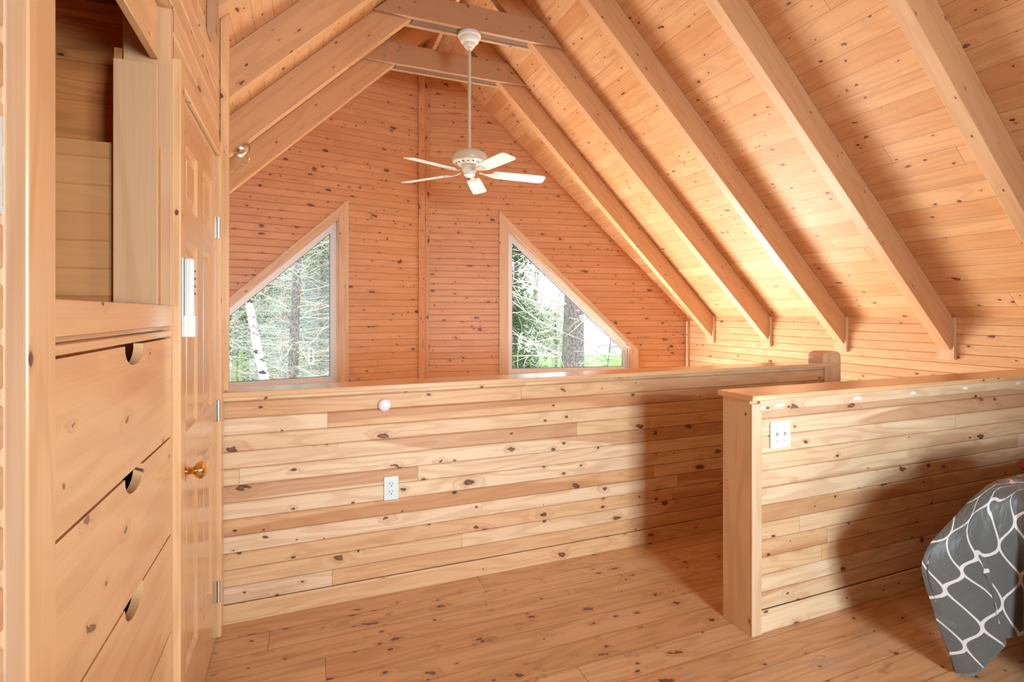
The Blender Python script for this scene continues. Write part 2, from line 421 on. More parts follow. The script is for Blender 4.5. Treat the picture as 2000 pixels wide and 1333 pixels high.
# loft floor (one slab, open stairwell at its right end)
bm = bmesh.new()
Y1 = 2.60
lp = [(XW, YB - .1, 0), (XE, YB - .1, 0), (XE, 1.86, 0), (3.52, 1.86, 0), (3.52, 2.76, 0), (XW, 2.76, 0)]
o = panel('floor', [lp], (1, 0, 0), (0, 1, 0), (0, 0, 1), .137, M_floor, groove=0, thick=.25, voff=.02)
tagS(o, 'worn wide-plank pine loft floor')
o = panel('floor', [[(XW - .1, -2.6, ZF), (XE + .1, -2.6, ZF), (XE + .1, 6.3, ZF), (XW - .1, 6.3, ZF)]], (1, 0, 0), (0, 1, 0), (0, 0, 1), .137, M_floor, groove=0, thick=.1)
tagS(o, 'main floor of the living room below the loft')
# rear gable wall with its window opening
zb = ceil_z(XE) + .03
rear = [(XW, YB, ZF), (XE, YB, ZF), (XE, YB, zb), (XR, YB, ceil_z(XR) + .03), (XW, YB, zb)]
hole = [(.93, YB, .9), (1.91, YB, .9), (1.91, YB, 2.2), (.93, YB, 2.2)]
tagS(panel('wall_rear', [rear, hole], (1, 0, 0), (0, 0, 1), (0, 1, 0), W_PL, M_wall))
tagS(panel('wall_far_left', [[(XW, YB - .1, ZF), (XW, 5.62, ZF), (XW, 5.62, zb), (XW, YB - .1, zb)]], (0, 1, 0), (0, 0, 1), (1, 0, 0), W_PL, M_wall))
rw = empty('window_5', (1.42, YB, .9)); rw['kind'] = 'structure'
bm = bmesh.new()
for a in (.93, 1.395, 1.86): add_box(bm, (a, YB - .04, .9), (a + .05, YB + .02, 2.2), 'z')
for z in (.9, 2.15): add_box(bm, (.93, YB - .038, z), (1.91, YB + .018, z + .05), 'x')
finish('frame', bm, M_vinyl, rw)

# ------------------------------------------------------------------ rafters and collar ties
RY = [5.07, 4.24, 3.395, 2.54, 1.705, .865, .02, -.82, -1.66]
RT = .08
ordn = ['first', 'second', 'third', 'fourth', 'fifth', 'sixth', 'seventh', 'eighth', 'ninth']
rafters = {}
th = math.atan(T)
for i, y in enumerate(RY):
    for side in (1, -1):
        X = lambda d: XR + side * d
        bm = bmesh.new()
        dE = XE - XR - .012
        def zz(d, up): return ZA - T * d + up
        pts = [(X(.02), y - RT / 2, zz(.02, 0)), (X(dE), y - RT / 2, zz(dE, 0)), (X(dE), y - RT / 2, zz(dE, PL - .002)), (X(.02), y - RT / 2, zz(.02, PL - .002))]
        g = Vector((side, 0, -T)).normalized()
        add_prism(bm, pts, (0, -1, 0), RT, g, Vector((T, RT, side)).normalized())
        L = uvl(bm); bm.faces.ensure_lookup_table()
        sd = random.random() * 30
        for f in bm.faces:
            for lp in f.loops:
                c = lp.vert.co; dd = (c - Vector((XR, y, ZA))).dot(g)
                if abs(f.normal.y) > .5: lp[L].uv = (dd + sd, c.z + T * abs(c.x - XR) - ZA + .5)
                else: lp[L].uv = (dd + sd, c.y - y + 3.2)
        o = finish('rafter', bm, M_beam, bevel=.003)
        sn = 'right' if side > 0 else 'left'
        pos = 'nearest the gable wall' if i == 0 else ('counting from the gable wall' if i < 5 else 'behind the viewer')
        tag(o, 'heavy pine rafter on the %s ceiling slope, %s %s' % (sn, ordn[i], pos), 'rafter', 'pine rafters on the %s ceiling slope' % sn)
        rafters[(i, side)] = o
        if side > 0:
            bx = bmesh.new(); add_box(bx, (XE - .03, y - RT / 2 - .022, zz(dE, -.055)), (XE - .0005, y + RT / 2 + .022, zz(dE, PL - .01)), 'z')
            finish('wall_block', bx, M_trim, o, bevel=.002)
for i, y in enumerate(RY[:6]):
    zt = 3.722
    for s in (-1, 1):
        y0 = y + s * (RT / 2 + .006); y1 = y0 + s * .034
        lo, hi = min(y0, y1), max(y0, y1)
        bm = bmesh.new()
        def hx(z): return (ZA + PL - .012 - z) / T
        pts = [(XR - hx(zt), lo, zt), (XR + hx(zt), lo, zt), (XR + hx(zt + .2), lo, zt + .2), (XR - hx(zt + .2), lo, zt + .2)]
        add_prism(bm, pts, (0, -1, 0), hi - lo, (1, 0, 0), (0, .7, .7))
        o = finish('collar_tie', bm, M_tie, bevel=.002)
        where = 'near-side' if s < 0 else 'far-side'
        tag(o, '%s board of the collar tie pair clamped on the %s rafters from the gable' % (where, ordn[i]), 'collar tie', 'collar ties below the ridge')
        if s < 0:
            for k, (bx_, bz) in enumerate(((-.62, .05), (-.62, .15), (-.50, .12), (.62, .05), (.62, .14), (.5, .12), (-.48, .16), (.42, .07))):
                bb = bmesh.new(); add_lathe(bb, [(.011, 0), (.011, .004), (.006, .008)], 8, Matrix.Translation((XR + bx_, lo, zt + bz)) @ Matrix.Rotation(R(90), 4, 'X'))
                finish('bolt', bb, M_steel, o)
for i_, y in enumerate(RY[:2]):
    tie_ = [o for o in bpy.data.objects if o.name.startswith('collar_tie')][2 * i_]
    box('filler_board', (XR - .505, y - RT / 2 - .005, 3.735), (XR + .505, y + RT / 2 + .005, 3.755), plain('dark_stained_board', (.20, .12, .075), .7), tie_)
tag(box('ridge_board', (XR - .019, YB, ZA + .02), (XR + .019, YC - .03, ZA + PL - .03), M_beam), 'ridge board running under the peak of the ceiling', 'beam')

# ------------------------------------------------------------------ loft half wall and its cap, newel board
HW = 2.61
o = panel('wall_loft', [[(-.343, HW, .085), (3.37, HW, .085), (3.37, HW, 1.0), (-.343, HW, 1.0)]], (1, 0, 0), (0, 0, 1), (0, -1, 0), .0745, M_half, voff=.01, thick=.14)
tagS(o, 'long pine boarded half wall at the edge of the loft')
box('baseboard', (-.343, HW - .006, 0), (3.37, HW + .14, .085), M_base, o, bevel=.003)
box('cap', (-.343, HW - .028, 1.0), (3.393, HW + .165, 1.024), M_cap, o, bevel=.004)
box('cap_return', (3.3935, HW - .028, 1.0), (3.49, HW + .018, 1.024), M_cap, o, bevel=.004)
box('end_trim', (3.37, HW - .012, 0), (3.392, HW + .14, .999), M_trim, o, grain='z')
bm = bmesh.new()
nx0, nx1, ny, nz = 3.395, 3.575, HW + .022, 1.10
pr = [(nx0, -.3), (nx1, -.3), (nx1, nz - .035), (nx1 - .012, nz - .012), (nx1 - .04, nz), (nx0 + .045, nz), (nx0 + .015, nz - .012), (nx0, nz - .035)]
add_prism(bm, [(x, ny, z) for x, z in pr], (0, -1, 0), .12, (0, 0, 1), (1, 0, 0))
tag(finish('newel_post', bm, M_trim, bevel=.004), 'rounded-top wooden newel at the right end of the long half wall', 'newel post')

# ------------------------------------------------------------------ dividing half wall on the right
DW = 1.70
o = panel('wall_divider', [[(1.80, DW, .095), (XE - .002, DW, .095), (XE - .002, DW, .985), (1.80, DW, .985)]], (1, 0, 0), (0, 0, 1), (0, -1, 0), .0745, M_half, voff=.02, thick=.15, uoff=7.7)
tagS(o, 'shorter pine boarded half wall with a light switch, on the right')
box('baseboard', (1.80, DW - .006, 0), (XE - .002, DW + .15, .095), M_base, o, bevel=.003)
box('end_board', (1.757, DW, 0), (1.7995, DW + .155, 1.0), M_trim, o, grain='z')
box('edge_strip', (1.757, DW - .012, 0), (1.812, DW - .0005, .985), M_trim, o, grain='z')
box('top_strip', (1.80, DW - .014, .953), (XE - .002, DW + .15, 1.0), M_base, o)
box('cap', (1.742, DW - .030, 1.0005), (XE - .002, DW + .172, 1.024), M_cab, o, bevel=.004)
# thin pale oval discs on the strip under the cap
for (x, z, w_) in ((1.915, .972, .026), (2.40, .974, .028), (2.80, .976, .02), (3.22, .978, .024), (3.70, .98, .024), (1.815, .968, .014)):
    bm = bmesh.new(); Mx = Matrix.Translation((x, DW - .0142, z)) @ Matrix.Rotation(R(90), 4, 'X') @ Matrix.Diagonal((w_, .0085, 1, 1))
    add_lathe(bm, [(1, 0), (.8, .0012), (.3, .0016)], 18, Mx); finish('pale_disc', bm, M_oval, o)

# ------------------------------------------------------------------ left side: wall pieces, closet, door
def wl_(name, y0, y1, z0, z1, lab, thick=.02, m=None, w=W_PL, vo=0.0, x=XL, gr=.006, gw=.006):
    o = panel(name, [[(x, y0, z0), (x, y1, z0), (x, y1, z1), (x, y0, z1)]], (0, 1, 0), (0, 0, 1), (1, 0, 0), w, m or M_wall, voff=vo, thick=thick, groove=gr, gw=gw)
    return tagS(o, lab)
zc = ceil_z(XL)
wl_('wall_left', 1.735, 2.752, 2.095, zc - .01, 'pine boarding above the closet door', .12, M_eave)
wl_('wall_left', YB, .832, 0, zc - .01, 'pine log-profile boarding at the far left edge', .12, M_eave, gr=.012, gw=.012)
wl_('wall_left', .832, 1.735, 2.225, zc - .01, 'boarding above the open closet niche', .12, M_eave)
tagS(box('trim_3', (XL + .002, 2.612, 1.03), (XL + .034, 2.648, 2.70), M_cab, grain='z'), 'slim upright corner trim above the half wall end')
tagS(box('trim_4', (XL + .001, 2.27, 2.44), (XL + .03, 2.36, zc - .04), M_tie, grain='z'), 'short board hanging above the closet door')

# built-in dresser with niche
cb = empty('built_in_dresser', (XL, 1.35, 0))
tag(cb, 'varnished pine built-in dresser with cut-out drawer pulls and open niche above', 'dresser')
box('post', (XL - .075, .836, 0), (XL, .888, 2.5), M_trim, cb, grain='z', bevel=.003)
box('post', (XL - .02, .8885, 0), (XL + .003, .972, 2.5), M_cab, cb, grain='z', bevel=.003)
box('side_stile', (XL - .115, 1.722, 0), (XL - .002, 1.733, 2.5), M_beam, cb, grain='z')
box('top_rail', (XL - .022, .9725, 1.334), (XL, 1.7215, 1.392), M_cab, cb, grain='y', bevel=.003)
box('lower_rail', (XL - .022, .9725, 1.306), (XL - .001, 1.7215, 1.322), M_cab, cb, grain='y')
box('counter', (XL - .7, .972, 1.322), (XL - .023, 1.7215, 1.380), M_cab, cb, grain='y')
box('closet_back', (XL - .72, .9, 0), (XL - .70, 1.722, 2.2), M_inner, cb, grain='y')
box('side_panel', (XL - .70, .95, 0), (XL - .08, .968, 1.32), M_cab, cb, grain='z')
# far side of the niche, boards running away from the opening
lowp = panel('niche_board_wall', [[(XL - .7, 1.712, 1.381), (XL - .028, 1.712, 1.381), (XL - .028, 1.712, 1.83), (XL - .7, 1.712, 1.83)]], (1, 0, 0), (0, 0, 1), (0, -1, 0), .0745, M_niche, thick=.01, groove=.003, gw=.003)
lowp.parent = cb; lowp.matrix_parent_inverse = cb.matrix_basis.inverted()
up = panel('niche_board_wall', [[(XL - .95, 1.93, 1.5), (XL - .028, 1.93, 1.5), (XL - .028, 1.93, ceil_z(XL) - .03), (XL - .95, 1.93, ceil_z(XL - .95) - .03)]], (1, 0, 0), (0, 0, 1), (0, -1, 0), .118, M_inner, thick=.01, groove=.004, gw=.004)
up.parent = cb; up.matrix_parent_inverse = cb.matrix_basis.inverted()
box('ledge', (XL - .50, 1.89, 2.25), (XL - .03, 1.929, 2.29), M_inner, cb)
box('cleat', (XL - .124, 1.672, 1.3805), (XL - .024, 1.690, 2.045), M_beam, cb, grain='z')
box('header_board', (XL - .051, .972, 2.075), (XL - .031, 1.711, 2.22), M_cab, cb, grain='y')
# drawers with half-round finger cut-outs
def drawer(z0, z1):
    y0, y1, x1, th_ = .9735, 1.7205, XL - .002, .019
    cy, cr, cd = 1.378, .066, .044
    bm = bmesh.new()
    arc = []
    N = 18
    for k in range(N + 1):
        a = math.pi * k / N
        arc.append((cy - cr * math.cos(a) * (1 if True else 0), z1 - cd * math.sin(a) ** .8))
    pts = [(y0, z0), (y1, z0), (y1, z1)] + [(y, z) for y, z in arc[::-1]] + [(y0, z1)]
    bmf = [bm.verts.new((x1, y, z)) for y, z in pts]; bmb = [bm.verts.new((x1 - th_, y, z)) for y, z in pts]
    fs = [bm.faces.new(bmf), bm.faces.new(bmb[::-1])]
    n = len(pts)
    for i in range(n): fs.append(bm.faces.new([bmf[i], bmb[i], bmb[(i + 1) % n], bmf[(i + 1) % n]]))
    bmesh.ops.recalc_face_normals(bm, faces=fs)
    bmesh.ops.triangulate(bm, faces=fs[:2])
    planar_uv(bm, bm.faces, Vector((.3, 1, 0)), Vector((.3, 0, 1)), (random.random() * 20, random.random() * 5))
    d = finish('drawer', bm, M_cab, cb)
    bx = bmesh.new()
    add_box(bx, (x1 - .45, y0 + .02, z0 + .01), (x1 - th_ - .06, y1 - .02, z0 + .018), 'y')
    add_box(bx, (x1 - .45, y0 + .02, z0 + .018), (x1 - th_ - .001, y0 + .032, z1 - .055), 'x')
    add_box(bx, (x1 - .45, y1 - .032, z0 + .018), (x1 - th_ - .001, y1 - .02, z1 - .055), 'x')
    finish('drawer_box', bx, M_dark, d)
for z0, z1 in ((1.029, 1.301), (.757, 1.023), (.484, .751), (.211, .478)): drawer(z0, z1)
box('plinth', (XL - .05, .9725, 0), (XL - .004, 1.7215, .205), M_cab, cb, grain='y')

# closet door
dr = empty('door_1', (XL, 2.15, 0)); dr['kind'] = 'structure'; dr['label'] = 'varnished six-panel pine closet door with brass knob'
DY0, DY1, DZ = 1.797, 2.512, 2.03
bm = bmesh.new(); xf = XL
def dbox(a, b, z0, z1, x0=XL - .035, x1=XL, g='z'): add_box(bm, (x0, a, z0), (x1, b, z1), g)
cols = ((1.90, 2.098), (2.20, 2.402)); rows = ((.24, .845), (1.0, 1.60), (1.70, 1.90))
dbox(DY0, 1.90, .008, DZ); dbox(2.402, DY1, .008, DZ); dbox(2.098, 2.20, .008, DZ)
for a, b in ((.008, .24), (.845, 1.0), (1.60, 1.70), (1.90, DZ)):
    for c in cols: dbox(c[0], c[1], a, b, g='y')
leaf = finish('door_leaf', bm, M_door, dr, bevel=0)
for c in cols:
    for rr in rows:
        bm = bmesh.new()
        a, b = c; z0, z1 = rr; e = .028
        o1 = [(XL - .013, a, z0), (XL - .013, b, z0), (XL - .013, b, z1), (XL - .013, a, z1)]
        # sloping ovolo, recessed flat, raised field
        lv = [(0.0, -.001), (.012, -.012), (.018, -.012), (.045, -.004)]
        rings_ = []
        for ins, dx in lv:
            rings_.append([bm.verts.new((XL + dx, yy, zz_)) for yy, zz_ in ((a + ins, z0 + ins), (b - ins, z0 + ins), (b - ins, z1 - ins), (a + ins, z1 - ins))])
        fs = []
        for i in range(3):
            for k in range(4): fs.append(bm.faces.new([rings_[i][k], rings_[i][(k + 1) % 4], rings_[i + 1][(k + 1) % 4], rings_[i + 1][k]]))
        fs.append(bm.faces.new(rings_[-1]))
        bk = [bm.verts.new((XL - .03, yy, zz_)) for yy, zz_ in ((a, z0), (b, z0), (b, z1), (a, z1))]
        fs.append(bm.faces.new(bk[::-1]))
        for k in range(4): fs.append(bm.faces.new([bk[k], bk[(k + 1) % 4], rings_[0][(k + 1) % 4], rings_[0][k]]))
        bmesh.ops.recalc_face_normals(bm, faces=fs)
        planar_uv(bm, bm.faces, Vector((.2, .1, 1)), Vector((.4, 1, 0)), (random.random() * 9, random.random() * 9))
        finish('panel', bm, M_door, leaf)
kb = bmesh.new(); MX = Matrix.Translation((XL, 1.872, .884)) @ Matrix.Rotation(R(90), 4, 'Y')
add_lathe(kb, [(.031, 0), (.031, .003), (.027, .007), (.012, .010), (.010, .022), (.012, .028), (.022, .034), (.0275, .044), (.026, .053), (.018, .060), (.006, .0625)], 36, MX)
finish('knob', kb, M_brass, leaf, smooth=True)
for zh in (1.731, .958, .196):
    hb = bmesh.new(); add_tube(hb, [(XL + .008, 2.516, zh - .045), (XL + .008, 2.516, zh + .045)], .007, 12)
    add_box(hb, (XL - .001, 2.500, zh - .044), (XL + .0025, 2.516, zh + .044)); add_box(hb, (XL + .001, 2.516, zh - .044), (XL + .006, 2.53, zh + .044))
    finish('hinge', hb, M_nickel, dr)
box('casing', (XL - .04, 1.735, 0), (XL + .018, 1.792, 2.095), M_cab, dr, grain='z', bevel=.004)
box('casing', (XL - .04, 2.518, 0), (XL + .018, 2.600, 2.095), M_cab, dr, grain='z', bevel=.004)
box('casing', (XL - .04, 1.7925, 2.036), (XL + .016, 2.5175, 2.095), M_cab, dr, grain='y', bevel=.004)
box('doorway_back', (XL - .14, 1.735, 0), (XL - .12, 2.6, 2.1), M_inner, dr, grain='z')
# closet end wall that carries the half wall's end
tagS(box('wall_left', (XL - .12, 2.603, 0), (XL + .0, 2.752, 2.10), M_trim, grain='z', bevel=0), 'wall end beside the closet door')
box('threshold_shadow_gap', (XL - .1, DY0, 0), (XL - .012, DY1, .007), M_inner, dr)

# fan remote in its holder on the door casing
rm = empty('fan_remote', (XL + .019, 1.762, 1.30)); tag(rm, 'slim white handheld remote in a wall holder on the door casing', 'remote control')
box('holder', (XL + .0185, 1.742, 1.302), (XL + .0225, 1.785, 1.53), M_plate, rm, grain='z', bevel=.001)
box('holder_cup', (XL + .0225, 1.742, 1.302), (XL + .052, 1.785, 1.365), M_white, rm, grain='z', bevel=.003)
box('handset', (XL + .024, 1.745, 1.308), (XL + .048, 1.782, 1.53), M_white, rm, grain='z', bevel=.007)
for z in (1.49, 1.468, 1.446, 1.424): box('button', (XL + .048, 1.758, z), (XL + .0495, 1.768, z + .006), M_slot, rm, bevel=0)
tag(box('switch_plate', (XL + .001, .745, 1.49), (XL + .006, .818, 1.608), M_plate, bevel=.002), 'pale plate cut off by the left picture edge', 'switch plate')

# ------------------------------------------------------------------ outlet, round sensor, switch plate
ot = empty('wall_outlet', (.385, HW - .001, .515)); tag(ot, 'white duplex power outlet on the long half wall', 'outlet')
ox, oz = .395, .515
box('cover_plate', (ox - .035, HW - .007, oz - .057), (ox + .035, HW - .001, oz + .057), M_plate, ot, bevel=.002)
for dz in (-.0195, .0195):
    bm = bmesh.new(); add_lathe(bm, [(.0165, 0), (.0165, .002), (.0155, .003)], 24, Matrix.Translation((ox, HW - .007, oz + dz)) @ Matrix.Rotation(R(90), 4, 'X'))
    rc = finish('receptacle', bm, M_plate, ot)
    for sx in (-.0065, .0065): bm = bmesh.new(); add_box(bm, (ox + sx - .0012, HW - .0106, oz + dz + .001), (ox + sx + .0012, HW - .0098, oz + dz + .009)); finish('slot', bm, M_slot, rc)
    bm = bmesh.new(); add_lathe(bm, [(.003, 0), (.003, .0008)], 10, Matrix.Translation((ox, HW - .0099, oz + dz - .007)) @ Matrix.Rotation(R(90), 4, 'X'))
    finish('slot', bm, M_slot, rc)
bm = bmesh.new(); add_lathe(bm, [(.030, 0), (.031, .006), (.029, .014), (.022, .020), (.010, .0235), (.003, .024)], 32, Matrix.Translation((.362, HW - .001, .924)) @ Matrix.Rotation(R(90), 4, 'X'))
tag(finish('wall_sensor', bm, plain('white_knob', (.84, .80, .80), .3), smooth=True), 'round white dome on the long half wall above the outlet', 'sensor')

sw = empty('light_switch', (1.93, DW - .002, .85)); tag(sw, 'double toggle light switch plate on the shorter half wall', 'light switch')
sx, sz = 1.925, .845
box('cover_plate', (sx - .058, DW - .008, sz - .059), (sx + .058, DW - .001, sz + .059), M_plate, sw, bevel=.0025)
for d in (-.023, .023):
    bm = bmesh.new(); add_box(bm, (sx + d - .005, DW - .010, sz - .012), (sx + d + .005, DW - .0078, sz + .012)); add_box(bm, (sx + d - .004, DW - .018, sz + .001), (sx + d + .004, DW - .0098, sz + .008))
    tg = finish('toggle', bm, M_ivory, sw)
    for dz in (-.03, .03): bm = bmesh.new(); add_lathe(bm, [(.003, 0), (.003, .0012)], 10, Matrix.Translation((sx + d, DW - .0078, sz + dz)) @ Matrix.Rotation(R(90), 4, 'X')); finish('screw', bm, M_steel, sw)
    box('toggle_slot', (sx + d - .0055, DW - .0125, sz - .003), (sx + d + .0055, DW - .0101, sz + .001), M_steel, tg, bevel=0)

# ------------------------------------------------------------------ ceiling fan
FX, FY = 1.29, 4.235
fan = empty('ceiling_fan', (FX, FY, 3.72)); tag(fan, 'white five-blade ceiling fan hanging on a long rod from the collar tie', 'ceiling fan')
bm = bmesh.new(); TF = Matrix.Translation((FX, FY, 0))
add_lathe(bm, [(.090, 3.7215), (.096, 3.715), (.098, 3.70), (.095, 3.69), (.086, 3.684), (.084, 3.67), (.078, 3.655), (.066, 3.643), (.052, 3.637), (.050, 3.625), (.044, 3.612), (.034, 3.604), (.030, 3.602), (.028, 3.59), (.018, 3.582)], 48, TF)
finish('canopy', bm, M_white, fan, smooth=True)
bm = bmesh.new(); add_tube(bm, [(FX, FY, 3.61), (FX, FY, 2.74)], .0135, 20); finish('downrod', bm, M_ivory, fan, smooth=True)
bm = bmesh.new()
add_lathe(bm, [(.022, 2.76), (.03, 2.745), (.05, 2.738), (.10, 2.730), (.138, 2.712), (.150, 2.69), (.150, 2.655), (.142, 2.638), (.11, 2.625), (.10, 2.615), (.06, 2.61)], 56, TF)
mo = finish('motor_housing', bm, M_ivory, fan, smooth=True)
for k in range(16):
    bm = bmesh.new(); a = 2 * math.pi * k / 16; c = Vector((FX + .108 * math.cos(a), FY + .108 * math.sin(a), 2.6245))
    add_lathe(bm, [(.008, -.003), (.008, .002)], 8, Matrix.Translation(c))
    finish('vent', bm, M_slot, mo)
bm = bmesh.new()
add_lathe(bm, [(.058, 2.615), (.064, 2.60), (.064, 2.575), (.055, 2.56), (.048, 2.55), (.046, 2.53), (.03, 2.518), (.008, 2.512)], 40, TF)
finish('switch_cup', bm, M_white, fan, smooth=True)
ZB = 2.555
blade_ang = [64, 136, 208, 280, 352]
for a in blade_ang:
    Mb = Matrix.Translation((FX, FY, ZB)) @ Matrix.Rotation(R(a), 4, 'Z') @ Matrix.Rotation(R(2), 4, 'Y') @ Matrix.Rotation(R(-12), 4, 'X')
    bm = bmesh.new()
    prof = [(.20, .052), (.24, .060), (.40, .064), (.60, .0665), (.632, .064), (.648, .054), (.655, .04)]
    pts = [(x, -y) for x, y in prof] + [(x, y) for x, y in prof[::-1]]
    A = [bm.verts.new(Mb @ Vector((x, y, .003))) for x, y in pts]; B = [bm.verts.new(Mb @ Vector((x, y, -.003))) for x, y in pts]
    bm.faces.new(A); bm.faces.new(B[::-1])
    for i in range(len(A)): bm.faces.new([A[i], B[i], B[(i + 1) % len(A)], A[(i + 1) % len(A)]])
    bl = finish('blade', bm, M_white, fan)
    bm = bmesh.new()
    ip = [(.085, .012), (.13, .010), (.16, .020), (.20, .040), (.235, .036), (.25, .02), (.252, 0)]
    pp = [(x, -y) for x, y in ip] + [(x, y) for x, y in ip[::-1][1:]]
    A = [bm.verts.new(Mb @ Vector((x, y, -.004 + (.014 if x < .1 else 0)))) for x, y in pp]; B = [bm.verts.new(Mb @ Vector((x, y, -.009 + (.014 if x < .1 else 0)))) for x, y in pp]
    bm.faces.new(A); bm.faces.new(B[::-1])
    for i in range(len(A)): bm.faces.new([A[i], B[i], B[(i + 1) % len(A)], A[(i + 1) % len(A)]])
    for sx_, sy_ in ((.205, .02), (.205, -.02), (.235, 0)):
        add_lathe(bm, [(.005, -.009), (.005, -.012)], 8, Mb @ Matrix.Translation((sx_, sy_, 0)))
    finish('blade_iron', bm, M_ivory, bl)

# ------------------------------------------------------------------ swag hook with chain on the left rafter
hk = empty('swag_hook', (-.42, 4.2, 2.55)); tag(hk, 'small metal ceiling hook canopy with a dangling chain on a left rafter', 'ceiling hook')
bm = bmesh.new()
hd = Vector((1, 0, T)).normalized(); hc = Vector((-.43, 4.235, ZA - T * (XR + .43) - .002)); hn = Vector((T, 0, -1)).normalized()
Mh = Matrix.Translation(hc) @ hn.to_track_quat('Z', 'Y').to_matrix().to_4x4()
add_lathe(bm, [(.066, 0), (.066, .010), (.060, .030), (.040, .052), (.014, .060)], 28, Mh)
finish('canopy', bm, M_nickel, hk, smooth=True)
bm = bmesh.new(); p0 = hc + hn * .06
add_tube(bm, [p0, p0 + Vector((0, 0, -.02)), p0 + Vector((.012, 0, -.035)), p0 + Vector((.02, 0, -.022))], .004, 8); finish('hook', bm, M_brass, hk, smooth=True)
bm = bmesh.new(); s0 = p0 + Vector((.012, 0, -.035)); s1 = p0 + Vector((-.15, -.06, -.12)); NL = 8
for k in range(NL):
    t = (k + .5) / NL; c = s0.lerp(s1, t) + Vector((0, 0, -.05 * math.sin(math.pi * t)))
    dirv = (s1 - s0).normalized(); rt = dirv.to_track_quat('X', 'Z').to_matrix().to_4x4()
    Ml = Matrix.Translation(c) @ rt @ Matrix.Rotation(R(90 if k % 2 else 20), 4, 'X')
    lk = [Ml @ Vector((.019 * math.cos(a), .010 * math.sin(a), 0)) for a in [2 * math.pi * j / 12 for j in range(13)]]
    add_tube(bm, lk, .0028, 6, False)
finish('chain', bm, M_nickel, hk, smooth=True)

# ------------------------------------------------------------------ bed, comforter, red blanket
BX, BY, BZ = 2.57, 1.245, .665
bed = empty('bed', (3.4, .3, 0)); tag(bed, 'low bed by the right half wall, hidden under the patterned comforter', 'bed')
box('mattress', (BX + .03, -.75, .36), (4.45, BY - .04, BZ - .02), plain('mattress_cloth', (.7, .68, .62), .8), bed, bevel=.03)
box('bed_frame', (BX + .16, -.74, .26), (4.44, BY - .05, .359), M_tie, bed)
for lx in (BX + .35, 4.38):
    for ly in (-.7, BY - .1): box('leg', (lx - .03, ly - .03, 0), (lx + .03, ly + .03, .26), M_tie, bed, grain='z')
M_cf, n, l, b = newmat('ogee_comforter'); q = NB(M_cf)
uv = n.new('ShaderNodeUVMap'); sp = n.new('ShaderNodeSeparateXYZ'); l.new(uv.outputs[0], sp.inputs[0])
PX, PY = .155, .225
ca = q.math('MULTIPLY', q.math('COSINE', q.math('MULTIPLY', sp.outputs[1], 2 * math.pi / PY)), PX / 4)
dA = q.math('PINGPONG', q.math('SUBTRACT', sp.outputs[0], ca), PX / 2)
dB = q.math('PINGPONG', q.math('ADD', q.math('SUBTRACT', sp.outputs[0], PX / 2), ca), PX / 2)
dd = q.math('MINIMUM', dA, dB)
lm = q.smooth(dd, .0068, .0054)
we = q.noise(q.comb(q.math('MULTIPLY', sp.outputs[0], 700), q.math('MULTIPLY', sp.outputs[1], 700)), 1, 2)
bc = q.mix(we, (.080, .079, .070), (.120, .118, .105))
l.new(q.mix(lm, bc, (.66, .60, .58)), b.inputs['Base Color']); b.inputs['Roughness'].default_value = .5; b.inputs['Sheen Weight'].default_value = .25
wr_ = q.noise(q.comb(q.math('MULTIPLY', sp.outputs[0], 9), q.math('MULTIPLY', sp.outputs[1], 6)), 1, 4, .6, .8)
bp = n.new('ShaderNodeBump'); bp.inputs['Distance'].default_value = .02; bp.inputs['Strength'].default_value = .7; l.new(wr_, bp.inputs['Height']); l.new(bp.outputs[0], b.inputs['Normal'])
bm = bmesh.new(); L = uvl(bm)
path = []     # perimeter samples: (point on top edge, outward normal, corner weight, arc position)
rc = .10; s = 0
for k in range(70): path.append((Vector((BX, -.75 + (BY - rc + .75) * k / 70, 0)), Vector((-1, 0, 0)), 0))
cc = Vector((BX + rc, BY - rc, 0))
for k in range(61):
    a = math.pi - math.pi / 2 * k / 60; nv = Vector((math.cos(a), math.sin(a), 0)); path.append((cc + nv * rc, nv, math.sin(math.pi * k / 60)))
for k in range(1, 71): path.append((Vector((BX + rc + (4.45 - BX - rc) * k / 70, BY, 0)), Vector((0, 1, 0)), 0))
arc = [0]
for i in range(1, len(path)): arc.append(arc[-1] + max((path[i][0] - path[i - 1][0]).length, .012 if path[i][2] > 0 else 0))
ci = 70 + 22; s_c = arc[ci]
grid = []
NT = 30
inner = []
